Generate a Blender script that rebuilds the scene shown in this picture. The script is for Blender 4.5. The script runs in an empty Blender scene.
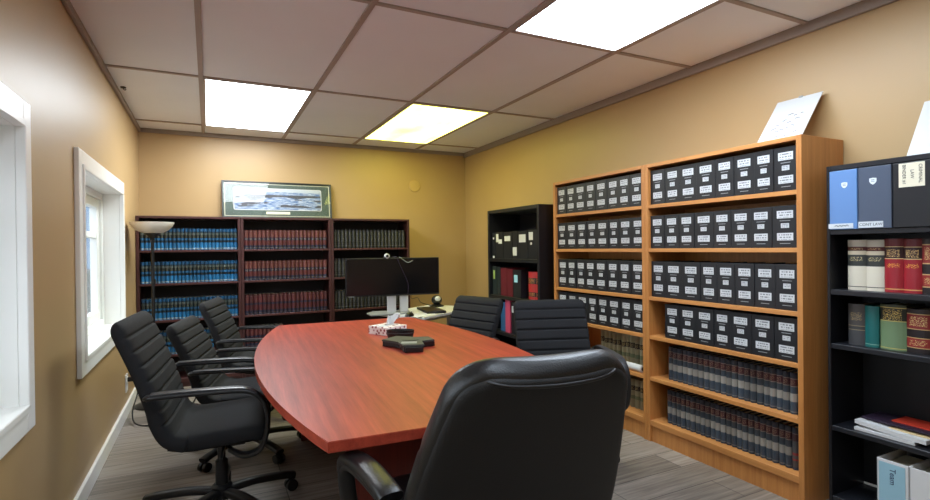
import bpy, bmesh, math, random
from mathutils import Vector, Matrix
random.seed(7)
SC = bpy.context.scene
COL = SC.collection
PI = math.pi

# ------------------------------------------------------------------ camera
YAW, PITCH, ROLL = 0.4591, 0.0045, -0.0119
CAM = Vector((0.5727, -5.6503, 1.2263))
FPX = 518.48
def cam_rows():
    cy, sy, cp, sp = math.cos(YAW), math.sin(YAW), math.cos(PITCH), math.sin(PITCH)
    f = Vector((sy * cp, cy * cp, -sp)); r = Vector((cy, -sy, 0)); u = r.cross(f)
    cr, sr = math.cos(ROLL), math.sin(ROLL)
    return cr * r + sr * u, -sr * r + cr * u, f
_r, _u, _f = cam_rows()
cd = bpy.data.cameras.new('camera')
cd.sensor_fit = 'HORIZONTAL'; cd.sensor_width = 36.0; cd.lens = FPX / 930 * 36.0; cd.clip_start = 0.02
co = bpy.data.objects.new('camera', cd); COL.objects.link(co)
co.matrix_world = Matrix(((_r.x, _u.x, -_f.x, CAM.x), (_r.y, _u.y, -_f.y, CAM.y), (_r.z, _u.z, -_f.z, CAM.z), (0, 0, 0, 1)))
SC.camera = co

# ------------------------------------------------------------------ world, exposure, lamp strengths
w = bpy.data.worlds.new('daylight'); SC.world = w; w.use_nodes = True
bg = w.node_tree.nodes['Background']
bg.inputs['Color'].default_value = (0.80, 0.90, 1.0, 1); bg.inputs['Strength'].default_value = 1.3
SC.view_settings.view_transform = 'Standard'; SC.view_settings.look = 'None'
SC.view_settings.gamma = 1.0; SC.view_settings.exposure = 1.3
LAMP_MAIN, LAMP_OLD, LAMP_NEAR, LAMP_ADDED = 7.4, 3.1, 6.0, 3.2

# ------------------------------------------------------------------ materials
def srgb(r, g, b):
    def c(v):
        v /= 255.0
        return v / 12.92 if v <= 0.04045 else ((v + 0.055) / 1.055) ** 2.4
    return (c(r), c(g), c(b), 1)
MATS = {}
class NT:
    def __init__(s, name):
        s.m = bpy.data.materials.new(name); s.m.use_nodes = True; s.n = s.m.node_tree.nodes; s.l = s.m.node_tree.links
        s.b = s.n['Principled BSDF']; MATS[name] = s.m
    def add(s, t, **kw):
        x = s.n.new(t)
        for k, v in kw.items(): setattr(x, k, v)
        return x
    def link(s, a, b): s.l.new(a, b)
    def math(s, op, a, b=None, c=None):
        x = s.add('ShaderNodeMath', operation=op)
        for i, v in enumerate((a, b, c)):
            if v is None: continue
            if isinstance(v, (int, float)): x.inputs[i].default_value = v
            else: s.link(v, x.inputs[i])
        return x.outputs[0]
    def mix(s, fac, a, b, bt='MIX'):
        x = s.add('ShaderNodeMix', data_type='RGBA', blend_type=bt)
        for i, v in ((0, fac), (6, a), (7, b)):
            if isinstance(v, (int, float)): x.inputs[i].default_value = v
            elif isinstance(v, tuple): x.inputs[i].default_value = v
            else: s.link(v, x.inputs[i])
        return x.outputs[2]
    def coord(s, kind='Object'): return s.add('ShaderNodeTexCoord').outputs[kind]
    def noise(s, vec, scale, detail=3, stretch=None, rough=.5):
        if stretch:
            mp = s.add('ShaderNodeMapping'); mp.inputs['Scale'].default_value = stretch; s.link(vec, mp.inputs[0]); vec = mp.outputs[0]
        x = s.add('ShaderNodeTexNoise'); x.inputs['Scale'].default_value = scale; x.inputs['Detail'].default_value = detail
        x.inputs['Roughness'].default_value = rough
        s.link(vec, x.inputs['Vector']); return x.outputs['Fac']
    def bump(s, h, strength=.2, dist=.01):
        x = s.add('ShaderNodeBump'); x.inputs['Strength'].default_value = strength; x.inputs['Distance'].default_value = dist
        s.link(h, x.inputs['Height']); s.link(x.outputs[0], s.b.inputs['Normal'])
    def base(s, v):
        if isinstance(v, tuple): s.b.inputs['Base Color'].default_value = v
        else: s.link(v, s.b.inputs['Base Color'])
    def ramp(s, fac, stops, interp='LINEAR'):
        x = s.add('ShaderNodeValToRGB'); e = x.color_ramp; e.interpolation = interp
        while len(e.elements) < len(stops): e.elements.new(.5)
        for el, (p, c) in zip(e.elements, stops): el.position = p; el.color = c
        s.link(fac, x.inputs[0]); return x.outputs[0]

def simple(name, col, rough=.5, metal=0.0, spec=.5, noise=0.0, nscale=30, bump=0.0, coat=0.0):
    t = NT(name); c = col
    t.b.inputs['Roughness'].default_value = rough; t.b.inputs['Metallic'].default_value = metal
    t.b.inputs['Specular IOR Level'].default_value = spec
    if coat: t.b.inputs['Coat Weight'].default_value = coat
    if noise or bump:
        nz = t.noise(t.coord(), nscale, 4)
        if noise:
            k = t.math('MULTIPLY_ADD', nz, 2 * noise, 1 - noise)
            x = t.add('ShaderNodeVectorMath', operation='SCALE'); x.inputs[0].default_value = col[:3]; t.link(k, x.inputs['Scale'])
            c = x.outputs[0]
        if bump: t.bump(nz, bump, .005)
    t.base(c); return t.m

def wood(name, c1, c2, rough=.4, along='z', scale=6, spec=.5):
    t = NT(name); st = {'x': (.25, 6, 6), 'y': (6, .25, 6), 'z': (6, 6, .25)}[along]
    v = t.coord(); a = t.noise(v, scale, 6, st, .6); b = t.noise(v, scale * 6, 3, st, .6)
    f = t.math('ADD', t.math('MULTIPLY', a, .75), t.math('MULTIPLY', b, .25))
    t.base(t.ramp(f, [(.3, c1), (.7, c2)])); t.b.inputs['Roughness'].default_value = rough
    t.b.inputs['Specular IOR Level'].default_value = spec
    return t.m

def banded(name, stops, rough=.5, specks=None, vary=.25):
    """a book cover: cloth colour bands by height on the spine, optional gilt lettering specks in a band"""
    t = NT(name); g = t.coord('Generated'); sx = t.add('ShaderNodeSeparateXYZ'); t.link(g, sx.inputs[0])
    col = t.ramp(sx.outputs[2], stops, 'CONSTANT')
    if specks:
        for (lo, hi, c, sc) in specks:
            inb = t.math('MULTIPLY', t.math('GREATER_THAN', sx.outputs[2], lo), t.math('LESS_THAN', sx.outputs[2], hi))
            nz = t.noise(t.coord('Object'), sc, 1, (1, 1, 2.2))
            on = t.math('MULTIPLY', inb, t.math('GREATER_THAN', nz, .55))
            front = t.math('LESS_THAN', sx.outputs[1], .25)
            mid = t.math('LESS_THAN', t.math('ABSOLUTE', t.math('SUBTRACT', sx.outputs[0], .5)), .36)
            col = t.mix(t.math('MULTIPLY', t.math('MULTIPLY', on, front), mid), col, c)
    oi = t.add('ShaderNodeObjectInfo')
    k = t.math('MULTIPLY_ADD', oi.outputs['Random'], 2 * vary, 1 - vary)
    x = t.add('ShaderNodeVectorMath', operation='SCALE'); t.link(col, x.inputs[0]); t.link(k, x.inputs['Scale'])
    t.base(x.outputs[0]); t.b.inputs['Roughness'].default_value = rough
    return t.m

# walls: tan eggshell paint with faint roller mottling
t = NT('wall_paint'); v = t.coord(); a = t.noise(v, 1.2, 3); b = t.noise(v, 160, 2)
t.base(t.ramp(a, [(.3, srgb(180, 149, 104)), (.7, srgb(186, 155, 110))])); t.b.inputs['Roughness'].default_value = .42
t.b.inputs['Specular IOR Level'].default_value = .45
t.bump(b, .12, .002)
# ceiling tile
t = NT('ceiling_tile'); v = t.coord(); a = t.noise(v, 220, 2); b = t.noise(v, 2, 3)
t.base(t.ramp(b, [(.3, srgb(234, 238, 245)), (.7, srgb(238, 242, 249))])); t.b.inputs['Roughness'].default_value = .95; t.bump(a, .35, .003)
simple('grid_metal', srgb(166, 154, 148), .6)
simple('wall_angle', srgb(150, 138, 129), .6)
simple('trim_white', srgb(246, 245, 240), .35)
simple('vinyl_white', srgb(240, 242, 238), .3)
# floor: grey-brown vinyl planks laid along X
t = NT('floor_planks'); v = t.coord()
br = t.add('ShaderNodeTexBrick'); br.offset = .37; br.inputs['Scale'].default_value = 1.0
br.inputs['Brick Width'].default_value = 1.45; br.inputs['Row Height'].default_value = .19; br.inputs['Mortar Size'].default_value = .0022
br.inputs['Color1'].default_value = (0, 0, 0, 1); br.inputs['Color2'].default_value = (1, 1, 1, 1); br.inputs['Mortar'].default_value = (.5, .5, .5, 1)
br.inputs['Bias'].default_value = 0.0
t.link(v, br.inputs['Vector'])
gr = t.noise(v, 5, 6, (.5, 9, 1), .65)
f = t.math('ADD', t.math('MULTIPLY', gr, .8), t.math('MULTIPLY', br.outputs['Color'], .2))
c = t.ramp(f, [(.25, srgb(86, 78, 70)), (.5, srgb(136, 126, 115)), (.78, srgb(178, 168, 157))])
c = t.mix(br.outputs['Fac'], c, srgb(52, 46, 42))
t.base(c); t.b.inputs['Roughness'].default_value = .42; t.bump(gr, .08, .002)

wood('cherry_top', srgb(126, 40, 27), srgb(186, 76, 54), .42, 'y', 5, .35)
wood('cherry_panel', srgb(88, 28, 20), srgb(120, 44, 32), .4, 'z', 5)
wood('oak', srgb(176, 112, 56), srgb(206, 142, 78), .42, 'z', 7)
wood('oak_shelf', srgb(184, 120, 62), srgb(214, 150, 86), .42, 'x', 7)
wood('mahogany', srgb(50, 24, 24), srgb(74, 38, 36), .45, 'z', 8)
wood('mahogany_shelf', srgb(58, 28, 28), srgb(84, 44, 42), .45, 'x', 8)
simple('mahogany_back', srgb(28, 17, 18), .6)
simple('black_laminate', srgb(17, 17, 22), .45, noise=.15, nscale=60)
simple('black_edge', srgb(25, 26, 31), .4)
simple('chair_fabric', srgb(31, 31, 33), .85, noise=.25, nscale=400, bump=.25, spec=.3)
simple('chair_plastic', srgb(26, 26, 28), .4)
simple('caster_plastic', srgb(24, 24, 25), .4)
simple('arm_polished', srgb(48, 49, 52), .32, spec=.6)
simple('steel_column', srgb(52, 52, 55), .35, .6)
simple('leather', srgb(20, 20, 21), .36, bump=.18, nscale=260, spec=.55)
simple('leather_panel', srgb(15, 15, 16), .6, noise=.15, nscale=300, bump=.2)
simple('piping', srgb(26, 26, 28), .4)
simple('binder_black', srgb(27, 28, 32), .42, noise=.1, nscale=90)
simple('binder_edge', srgb(24, 24, 27), .5)
simple('stripe_grey', srgb(150, 152, 154), .5)
simple('paper', srgb(206, 206, 204), .7)
simple('paper_cream', srgb(228, 220, 196), .75)
simple('page_block', srgb(198, 188, 164), .85, noise=.12, nscale=300)
simple('shade_glass', srgb(236, 230, 220), .35)
simple('lamp_black', srgb(20, 20, 22), .4)
simple('monitor_shell', srgb(18, 18, 21), .4)
simple('screen_glass', srgb(14, 14, 18), .18)
simple('white_plastic', srgb(214, 214, 214), .4)
simple('grey_plastic', srgb(150, 152, 150), .4)
simple('device_grey', srgb(66, 68, 67), .5, spec=.3)
simple('device_black', srgb(16, 16, 17), .35)
simple('desk_white', srgb(224, 224, 220), .35)
simple('frame_dark', srgb(42, 44, 42), .3)
simple('mat_green', srgb(70, 86, 77), .6)
simple('plaque', srgb(226, 220, 190), .45)
simple('blue_binder', srgb(100, 138, 190), .4)
simple('slate_binder', srgb(74, 84, 102), .42)
simple('ink', srgb(30, 28, 34), .6)
simple('ink_blue', srgb(40, 52, 92), .6)
simple('sketch_ink', srgb(96, 96, 100), .7)
simple('badge_white', srgb(224, 232, 236), .5)
simple('tape_clear', srgb(206, 212, 216), .3)
simple('folder_dark', srgb(44, 30, 48), .5)
simple('folder_red', srgb(206, 62, 40), .55)
simple('folder_manila', srgb(214, 190, 140), .6)
simple('file_pink', srgb(196, 72, 104), .55)
simple('file_blue', srgb(44, 92, 140), .5)
simple('maroon_binder', srgb(98, 24, 36), .45)
simple('green_binder', srgb(34, 44, 44), .45)
simple('note_blue', srgb(160, 214, 232), .6)
simple('note_green', srgb(150, 176, 90), .6)
simple('sheet_blue', srgb(150, 190, 206), .5)
simple('wall_plate', srgb(190, 157, 104), .5)
simple('hedge', srgb(40, 48, 40), .9, noise=.4, nscale=12)
simple('ground', srgb(150, 152, 152), .9, noise=.2, nscale=3)
simple('siding', srgb(92, 122, 152), .8)

# label with a few lines of illegible small print
t = NT('spine_print'); g = t.coord('Generated'); sx = t.add('ShaderNodeSeparateXYZ'); t.link(g, sx.inputs[0])
oi = t.add('ShaderNodeObjectInfo'); rnd = oi.outputs['Random']
rows = t.math('LESS_THAN', t.math('FRACT', t.math('MULTIPLY', sx.outputs[2], 3.0)), .5)
cx = t.add('ShaderNodeCombineXYZ'); t.link(t.math('MULTIPLY_ADD', sx.outputs[0], 9.0, t.math('MULTIPLY', rnd, 70.0)), cx.inputs[0])
t.link(t.math('FLOOR', t.math('MULTIPLY', sx.outputs[2], 3.0)), cx.inputs[2])
nz = t.add('ShaderNodeTexNoise'); nz.inputs['Scale'].default_value = 1.0; nz.inputs['Detail'].default_value = 1; t.link(cx.outputs[0], nz.inputs['Vector'])
inx = t.math('LESS_THAN', t.math('ABSOLUTE', t.math('SUBTRACT', sx.outputs[0], .5)), .4)
inz = t.math('LESS_THAN', t.math('ABSOLUTE', t.math('SUBTRACT', sx.outputs[2], .5)), .4)
on = t.math('MULTIPLY', t.math('MULTIPLY', rows, t.math('GREATER_THAN', nz.outputs['Fac'], .47)), t.math('MULTIPLY', inx, inz))
t.base(t.mix(t.math('MULTIPLY', on, .72), srgb(204, 206, 208), srgb(60, 64, 70))); t.b.inputs['Roughness'].default_value = .5

# seascape print
t = NT('seascape'); g = t.coord('Generated'); sx = t.add('ShaderNodeSeparateXYZ'); t.link(g, sx.inputs[0])
n1 = t.noise(g, 5, 6, (2.2, 1, 6), .7); n2 = t.noise(g, 1.5, 5, (2.0, 1, 2.6), .55)
sea = t.ramp(n1, [(.34, srgb(36, 62, 104)), (.47, srgb(84, 116, 160)), (.56, srgb(186, 194, 204)), (.68, srgb(120, 146, 180))])
sky = t.math('GREATER_THAN', sx.outputs[2], .86)
rk = t.math('MULTIPLY', t.math('GREATER_THAN', n2, .515), t.math('LESS_THAN', t.math('ABSOLUTE', t.math('SUBTRACT', sx.outputs[2], .42)), .3))
c = t.mix(rk, sea, srgb(66, 68, 74)); c = t.mix(sky, c, srgb(180, 188, 194)); t.base(c); t.b.inputs['Roughness'].default_value = .5

# tissue carton print
t = NT('carton_print'); v = t.coord(); vo = t.add('ShaderNodeTexVoronoi'); vo.inputs['Scale'].default_value = 45; t.link(v, vo.inputs['Vector'])
c = t.ramp(vo.outputs['Distance'], [(.0, srgb(120, 40, 44)), (.3, srgb(150, 70, 70)), (.42, srgb(234, 224, 218)), (.8, srgb(240, 234, 228))]); t.base(c)

# window glass and picture glazing
def glass(name, ior=1.45):
    t = NT(name); t.n.remove(t.b); out = t.n['Material Output']
    tr = t.add('ShaderNodeBsdfTransparent'); gl = t.add('ShaderNodeBsdfGlossy'); gl.inputs['Roughness'].default_value = .03
    lw = t.add('ShaderNodeFresnel'); lw.inputs['IOR'].default_value = ior; ge = t.add('ShaderNodeNewGeometry'); t.link(t.math('MULTIPLY_ADD', ge.outputs['Backfacing'], 1 / ior - ior, ior), lw.inputs['IOR']); mx = t.add('ShaderNodeMixShader')
    t.link(lw.outputs[0], mx.inputs[0]); t.link(tr.outputs[0], mx.inputs[1]); t.link(gl.outputs[0], mx.inputs[2]); t.link(mx.outputs[0], out.inputs['Surface'])
glass('pane_glass', 1.36); glass('window_glass', 1.12)

def lamp_mat(name, c1, c2, strength, smudge=False):
    t = NT(name); g = t.coord('Generated'); a = t.noise(g, 3, 3, (1, .6, 1))
    col = t.ramp(a, [(.35, c1), (.65, c2)])
    if smudge:
        sx = t.add('ShaderNodeSeparateXYZ'); t.link(g, sx.inputs[0])
        dx = t.math('SUBTRACT', sx.outputs[0], .35); dy = t.math('SUBTRACT', sx.outputs[1], .62)
        d = t.math('ADD', t.math('MULTIPLY', t.math('MULTIPLY', dx, dx), 10), t.math('MULTIPLY', t.math('MULTIPLY', dy, dy), 60))
        k = t.math('SUBTRACT', 1.0, t.math('MULTIPLY', t.math('POWER', 2.718, t.math('MULTIPLY', d, -1.0)), .45))
        x = t.add('ShaderNodeVectorMath', operation='SCALE'); t.link(col, x.inputs[0]); t.link(k, x.inputs['Scale']); col = x.outputs[0]
    t.base((.8, .8, .8, 1)); t.link(col, t.b.inputs['Emission Color']); t.b.inputs['Emission Strength'].default_value = strength
lamp_mat('diffuser_main', (.86, .94, 1, 1), (.88, .95, 1, 1), LAMP_MAIN)
lamp_mat('diffuser_old', (.80, .80, .10, 1), (.95, .97, .22, 1), LAMP_OLD, True)
lamp_mat('diffuser_near', (.80, .93, 1.08, 1), (.82, .94, 1.08, 1), LAMP_NEAR)
lamp_mat('diffuser_added', (.80, .93, 1.08, 1), (.82, .94, 1.08, 1), LAMP_ADDED)

# book covers
NAVY = srgb(20, 30, 52)
banded('blue_cloth', [(0, srgb(34, 95, 139)), (.03, srgb(130, 147, 153)), (.09, srgb(26, 97, 144)), (.34, srgb(12, 19, 31)), (.45, srgb(26, 87, 130)), (.55, srgb(8, 13, 22)), (.70, srgb(83, 90, 83)), (.80, srgb(13, 29, 45)), (.86, srgb(22, 73, 111))],
       .5, [(.57, .69, srgb(95, 92, 69), 200), (.72, .79, srgb(34, 43, 43), 300)], .3)
banded('red_cloth', [(0, NAVY), (.05, srgb(99, 92, 86)), (.08, NAVY), (.2, srgb(87, 36, 34)), (.46, NAVY), (.60, srgb(87, 37, 35)), (.9, srgb(99, 68, 61)), (.94, srgb(79, 33, 30))],
       .55, [(.49, .57, srgb(139, 135, 126), 200), (.64, .86, srgb(119, 79, 66), 240)])
banded('dull_red_cloth', [(0, NAVY), (.05, srgb(88, 72, 72)), (.08, NAVY), (.2, srgb(76, 27, 30)), (.48, NAVY), (.58, srgb(78, 28, 32)), (.9, srgb(96, 64, 60)), (.93, srgb(67, 24, 27))],
       .55, [(.64, .84, srgb(112, 72, 64), 240)])
banded('black_cloth', [(0, srgb(16, 16, 18)), (.1, srgb(84, 84, 82)), (.13, srgb(16, 16, 18)), (.34, srgb(67, 67, 65)), (.37, srgb(15, 15, 18)), (.62, srgb(61, 61, 61)), (.65, srgb(16, 16, 18)), (.9, srgb(49, 49, 51)), (.93, srgb(14, 14, 16))],
       .55, [(.4, .6, srgb(100, 99, 95), 230), (.68, .88, srgb(100, 99, 95), 230), (.14, .3, srgb(84, 84, 80), 230)])
banded('reporter_cloth', [(0, srgb(48, 58, 70)), (.04, srgb(110, 112, 112)), (.07, srgb(56, 70, 84)), (.30, srgb(150, 146, 138)), (.50, srgb(58, 68, 78)), (.66, srgb(130, 120, 112)), (.68, srgb(74, 34, 40)), (.84, srgb(130, 112, 104)), (.86, srgb(38, 42, 54))],
       .5, [(.70, .82, srgb(150, 120, 96), 240)])
banded('reporter_cloth_red', [(0, srgb(48, 58, 70)), (.07, srgb(70, 66, 66)), (.22, srgb(130, 40, 42)), (.26, srgb(80, 76, 74)), (.34, srgb(130, 40, 42)), (.40, srgb(70, 72, 74)), (.68, srgb(60, 34, 40)), (.84, srgb(100, 90, 90)), (.86, srgb(38, 42, 54))], .5)
banded('buckram_green', [(0, srgb(128, 122, 96)), (.3, srgb(96, 104, 76)), (.42, srgb(140, 134, 106)), (.60, srgb(40, 30, 26)), (.76, srgb(150, 142, 114))], .6, [(.62, .74, srgb(150, 130, 80), 220)])
banded('cream_calf', [(0, srgb(218, 210, 190)), (.06, srgb(60, 54, 48)), (.075, srgb(216, 208, 188)), (.48, srgb(54, 56, 54)), (.70, srgb(206, 194, 168)), (.78, srgb(84, 32, 32)), (.86, srgb(196, 190, 176))], .45,
       [(.58, .66, srgb(190, 176, 130), 200), (.8, .84, srgb(190, 160, 110), 200)], .08)
banded('red_calf', [(0, srgb(150, 30, 40)), (.05, srgb(206, 150, 90)), (.07, srgb(146, 26, 38)), (.62, srgb(206, 180, 130)), (.635, srgb(44, 18, 22)), (.84, srgb(206, 180, 130)), (.855, srgb(96, 16, 26))], .4,
       [(.66, .80, srgb(206, 170, 110), 200), (.46, .54, srgb(220, 150, 60), 200)], .08)
banded('grey_calf', [(0, srgb(66, 66, 68)), (.36, srgb(130, 118, 92)), (.38, srgb(60, 58, 58)), (.46, srgb(130, 118, 92)), (.48, srgb(70, 66, 64))], .5, [(.6, .8, srgb(150, 130, 90), 200)], .08)
banded('teal_cloth', [(0, srgb(24, 100, 96)), (.06, srgb(130, 170, 150)), (.075, srgb(24, 98, 96))], .35, None, .05)
banded('light_green_cloth', [(0, srgb(110, 132, 96)), (.03, srgb(180, 170, 100)), (.05, srgb(108, 132, 96)), (.63, srgb(200, 180, 100)), (.645, srgb(36, 38, 30)), (.92, srgb(190, 170, 100)), (.94, srgb(54, 60, 40))], .45, [(.66, .9, srgb(200, 170, 90), 200)], .05)
banded('black_red_cloth', [(0, srgb(34, 26, 28)), (.12, srgb(190, 160, 110)), (.14, srgb(140, 40, 38)), (.34, srgb(190, 160, 110)), (.36, srgb(34, 26, 28)), (.54, srgb(190, 160, 110)), (.56, srgb(130, 36, 38)), (.88, srgb(190, 160, 110)), (.9, srgb(40, 30, 32))], .4, [(.62, .84, srgb(210, 180, 120), 200), (.18, .3, srgb(210, 180, 120), 200)], .05)
banded('red_gold_cloth', [(0, srgb(186, 44, 46)), (.1, srgb(40, 24, 24)), (.26, srgb(190, 46, 48)), (.56, srgb(40, 24, 24)), (.78, srgb(192, 48, 50))], .45, [(.58, .76, srgb(210, 150, 80), 150), (.12, .24, srgb(210, 150, 80), 150)], .05)
M = MATS

# ------------------------------------------------------------------ mesh helpers
def box(bm, x0, x1, y0, y1, z0, z1, bev=0.0, seg=2, mat=0):
    vs = [bm.verts.new(p) for p in ((x0, y0, z0), (x1, y0, z0), (x1, y1, z0), (x0, y1, z0), (x0, y0, z1), (x1, y0, z1), (x1, y1, z1), (x0, y1, z1))]
    fs = [bm.faces.new([vs[i] for i in q]) for q in ((3, 2, 1, 0), (4, 5, 6, 7), (0, 1, 5, 4), (1, 2, 6, 5), (2, 3, 7, 6), (3, 0, 4, 7))]
    for f in fs: f.material_index = mat
    if bev:
        es = list({e for f in fs for e in f.edges})
        bmesh.ops.bevel(bm, geom=es, offset=bev, segments=seg, affect='EDGES', profile=.5)
    return fs
def prism(bm, pts, z0, z1, mat=0, bev=0.0):
    a = [bm.verts.new((x, y, z0)) for x, y in pts]; b = [bm.verts.new((x, y, z1)) for x, y in pts]; n = len(pts)
    fs = [bm.faces.new(list(reversed(a))), bm.faces.new(b)]
    for i in range(n): fs.append(bm.faces.new((a[i], a[(i + 1) % n], b[(i + 1) % n], b[i])))
    for f in fs: f.material_index = mat
    if bev:
        es = list({e for f in fs[:2] for e in f.edges}); bmesh.ops.bevel(bm, geom=es, offset=bev, segments=2, affect='EDGES')
def rings(bm, R, close=True, cap=True, mat=0):
    """skin a list of point rings into a tube"""
    V = [[bm.verts.new(p) for p in r] for r in R]; n = len(R[0])
    for a, b in zip(V[:-1], V[1:]):
        for i in range(n if close else n - 1):
            f = bm.faces.new((a[i], a[(i + 1) % n], b[(i + 1) % n], b[i])); f.material_index = mat; f.smooth = True
    if cap:
        for r, rev in ((V[0], True), (V[-1], False)):
            f = bm.faces.new(list(reversed(r)) if rev else r); f.material_index = mat
def lathe(bm, prof, cx=0, cy=0, n=24, mat=0, axis='z'):
    R = []
    for r, z in prof:
        ring = []
        for i in range(n):
            a = 2 * PI * i / n; c, s = max(r, 1e-4) * math.cos(a), max(r, 1e-4) * math.sin(a)
            ring.append((cx + c, cy + s, z) if axis == 'z' else ((z, cx + c, cy + s) if axis == 'x' else (cx + c, z, cy - s)))
        R.append(ring)
    rings(bm, R, True, True, mat)
def spline(P, n=8):
    P = [Vector(p) for p in P]; out = []
    for i in range(len(P) - 1):
        p0 = P[max(i - 1, 0)]; p1 = P[i]; p2 = P[i + 1]; p3 = P[min(i + 2, len(P) - 1)]
        for k in range(n):
            t = k / n
            out.append(.5 * ((2 * p1) + (p2 - p0) * t + (2 * p0 - 5 * p1 + 4 * p2 - p3) * t * t + (3 * p1 - p0 - 3 * p2 + p3) * t ** 3))
    out.append(P[-1]); return out
def tube(bm, P, r, n=10, mat=0, smooth=0):
    if smooth: P = spline(P, smooth)
    P = [Vector(p) for p in P]; R = []; up = Vector((0, 0, 1)); prev = None
    for i, p in enumerate(P):
        d = (P[min(i + 1, len(P) - 1)] - P[max(i - 1, 0)]).normalized()
        if prev is None:
            a = d.cross(up)
            if a.length < .1: a = d.cross(Vector((1, 0, 0)))
        else: a = prev - d * prev.dot(d)
        a.normalize(); prev = a; b = d.cross(a)
        rr = r[i] if isinstance(r, (list, tuple)) else r
        R.append([p + (a * math.cos(2 * PI * k / n) + b * math.sin(2 * PI * k / n)) * rr for k in range(n)])
    rings(bm, R, True, True, mat)
def flatbar(bm, P, side, w, th, mat=0, smooth=6, e=4, n=16):
    """sweep a rounded flat section along P; side = lateral axis"""
    P = spline(P, smooth) if smooth else [Vector(p) for p in P]; S = Vector(side).normalized(); R = []
    for i, p in enumerate(P):
        d = (P[min(i + 1, len(P) - 1)] - P[max(i - 1, 0)]).normalized(); nn = d.cross(S).normalized()
        ring = []
        for k in range(n):
            a = 2 * PI * k / n; c, s = math.cos(a), math.sin(a)
            ring.append(p + S * (w / 2 * math.copysign(abs(c) ** (2 / e), c)) + nn * (th / 2 * math.copysign(abs(s) ** (2 / e), s)))
        R.append(ring)
    rings(bm, R, True, True, mat)
def mesh(name, bm, mats, smooth=None):
    bmesh.ops.recalc_face_normals(bm, faces=bm.faces)
    me = bpy.data.meshes.new(name)
    if smooth is not None:
        for f in bm.faces: f.smooth = True
        for e in bm.edges:
            if len(e.link_faces) == 2 and e.calc_face_angle(0) > smooth: e.smooth = False
    bm.to_mesh(me); bm.free()
    for m in (mats if isinstance(mats, (list, tuple)) else [mats]): me.materials.append(M[m])
    return me
def obj(name, bm, mats, parent=None, smooth=None):
    o = bpy.data.objects.new(name, mesh(name, bm, mats, smooth)); COL.objects.link(o)
    if parent: o.parent = parent
    return o
def tag(o, label, cat, group=None):
    o['label'] = label; o['category'] = cat
    if group: o['group'] = group
    return o
def thing(name, label, cat, loc=(0, 0, 0), rz=0.0, group=None):
    o = bpy.data.objects.new(name, None); o.empty_display_size = .05; COL.objects.link(o)
    o.location = loc; o.rotation_euler = (0, 0, rz); return tag(o, label, cat, group)
def structure(name, bm, mats, smooth=None, parent=None):
    o = obj(name, bm, mats, parent, smooth)
    if not parent: o['kind'] = 'structure'
    return o
def dup(root, label, group=None):
    r = root.copy(); COL.objects.link(r); r['label'] = label
    if group: r['group'] = group
    for ch in list(root.children):
        c = ch.copy(); COL.objects.link(c); c.parent = r
        for g in list(ch.children):
            d = g.copy(); COL.objects.link(d); d.parent = c
    return r
def B(): return bmesh.new()
ORD = ['first', 'second', 'third', 'fourth', 'fifth', 'sixth', 'seventh', 'eighth', 'ninth', 'tenth', 'eleventh', 'twelfth', 'thirteenth', 'fourteenth', 'fifteenth', 'sixteenth', 'seventeenth', 'eighteenth', 'nineteenth', 'twentieth', 'twenty-first', 'twenty-second', 'twenty-third', 'twenty-fourth', 'twenty-fifth', 'twenty-sixth']

# ------------------------------------------------------------------ room shell
W, H, YB, YF = 3.379, 2.367, 0.0, -7.0
WT = .16
bm = B(); box(bm, -WT, W + WT, YF - WT, YB + WT, -.1, 0); structure('floor', bm, 'floor_planks')
bm = B(); box(bm, -WT, W + WT, YF - WT, YB + WT, H + .006, H + .1); structure('ceiling', bm, 'ceiling_tile')
bm = B(); box(bm, -WT, W + WT, YB, YB + WT, 0, H); structure('wall_back', bm, 'wall_paint')
bm = B(); box(bm, W, W + WT, YF, YB, 0, H); structure('wall_right', bm, 'wall_paint')
bm = B(); box(bm, -WT, W + WT, YF - WT, YF, 0, H); structure('wall_front', bm, 'wall_paint')
# left wall with two window openings
OP = [(-2.525, -1.208, .70, 1.648), (-5.05, -3.437, .705, 1.66)]
bm = B()
ys = [(YF, OP[1][0]), (OP[1][1], OP[0][0]), (OP[0][1], YB)]
for a, b in ys: box(bm, -WT, 0, a, b, 0, H)
for y0, y1, z0, z1 in OP: box(bm, -WT, 0, y0, y1, 0, z0); box(bm, -WT, 0, y0, y1, z1, H)
structure('wall_left', bm, 'wall_paint')
# wall angle strips under the ceiling
def strip(name, x0, x1, y0, y1):
    bm = B(); box(bm, x0, x1, y0, y1, H - .03, H + .006, .003, 1); structure(name, bm, 'wall_angle')
def strip2(name, *a):
    bm = B(); box(bm, *a, .003, 1); structure(name, bm, 'wall_angle')
strip2('trim_1', 0, .022, YF, YB, H - .032, H + .006)
strip2('trim_2', .022, W - .022, YB - .022, YB, H - .032, H + .006)
strip2('trim_3', W - .022, W, YF, YB, H - .05, H + .006)
# baseboards
def bb(name, *a):
    bm = B(); box(bm, *a, 0, .092, .004, 2); structure(name, bm, 'trim_white')
bb('baseboard_left', 0, .018, YF, YB); bb('baseboard_back', .018, W - .018, YB - .018, YB); bb('baseboard_right', W - .018, W, YF, YB)
# suspended ceiling grid
VX = [.5404 + .7315 * i for i in range(4)]
GY = [-.3751, -1.8355, -3.306, -4.776, -6.246]
bm = B()
for x in VX: box(bm, x - .014, x + .014, YF, YB - .02, H - .004, H + .006)
for y in GY: box(bm, .02, W - .02, y - .012, y + .012, H - .003, H + .0055)
box(bm, VX[3], W - .02, -4.04, -4.016, H - .003, H + .0055)
structure('trim_4', bm, 'grid_metal')
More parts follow.
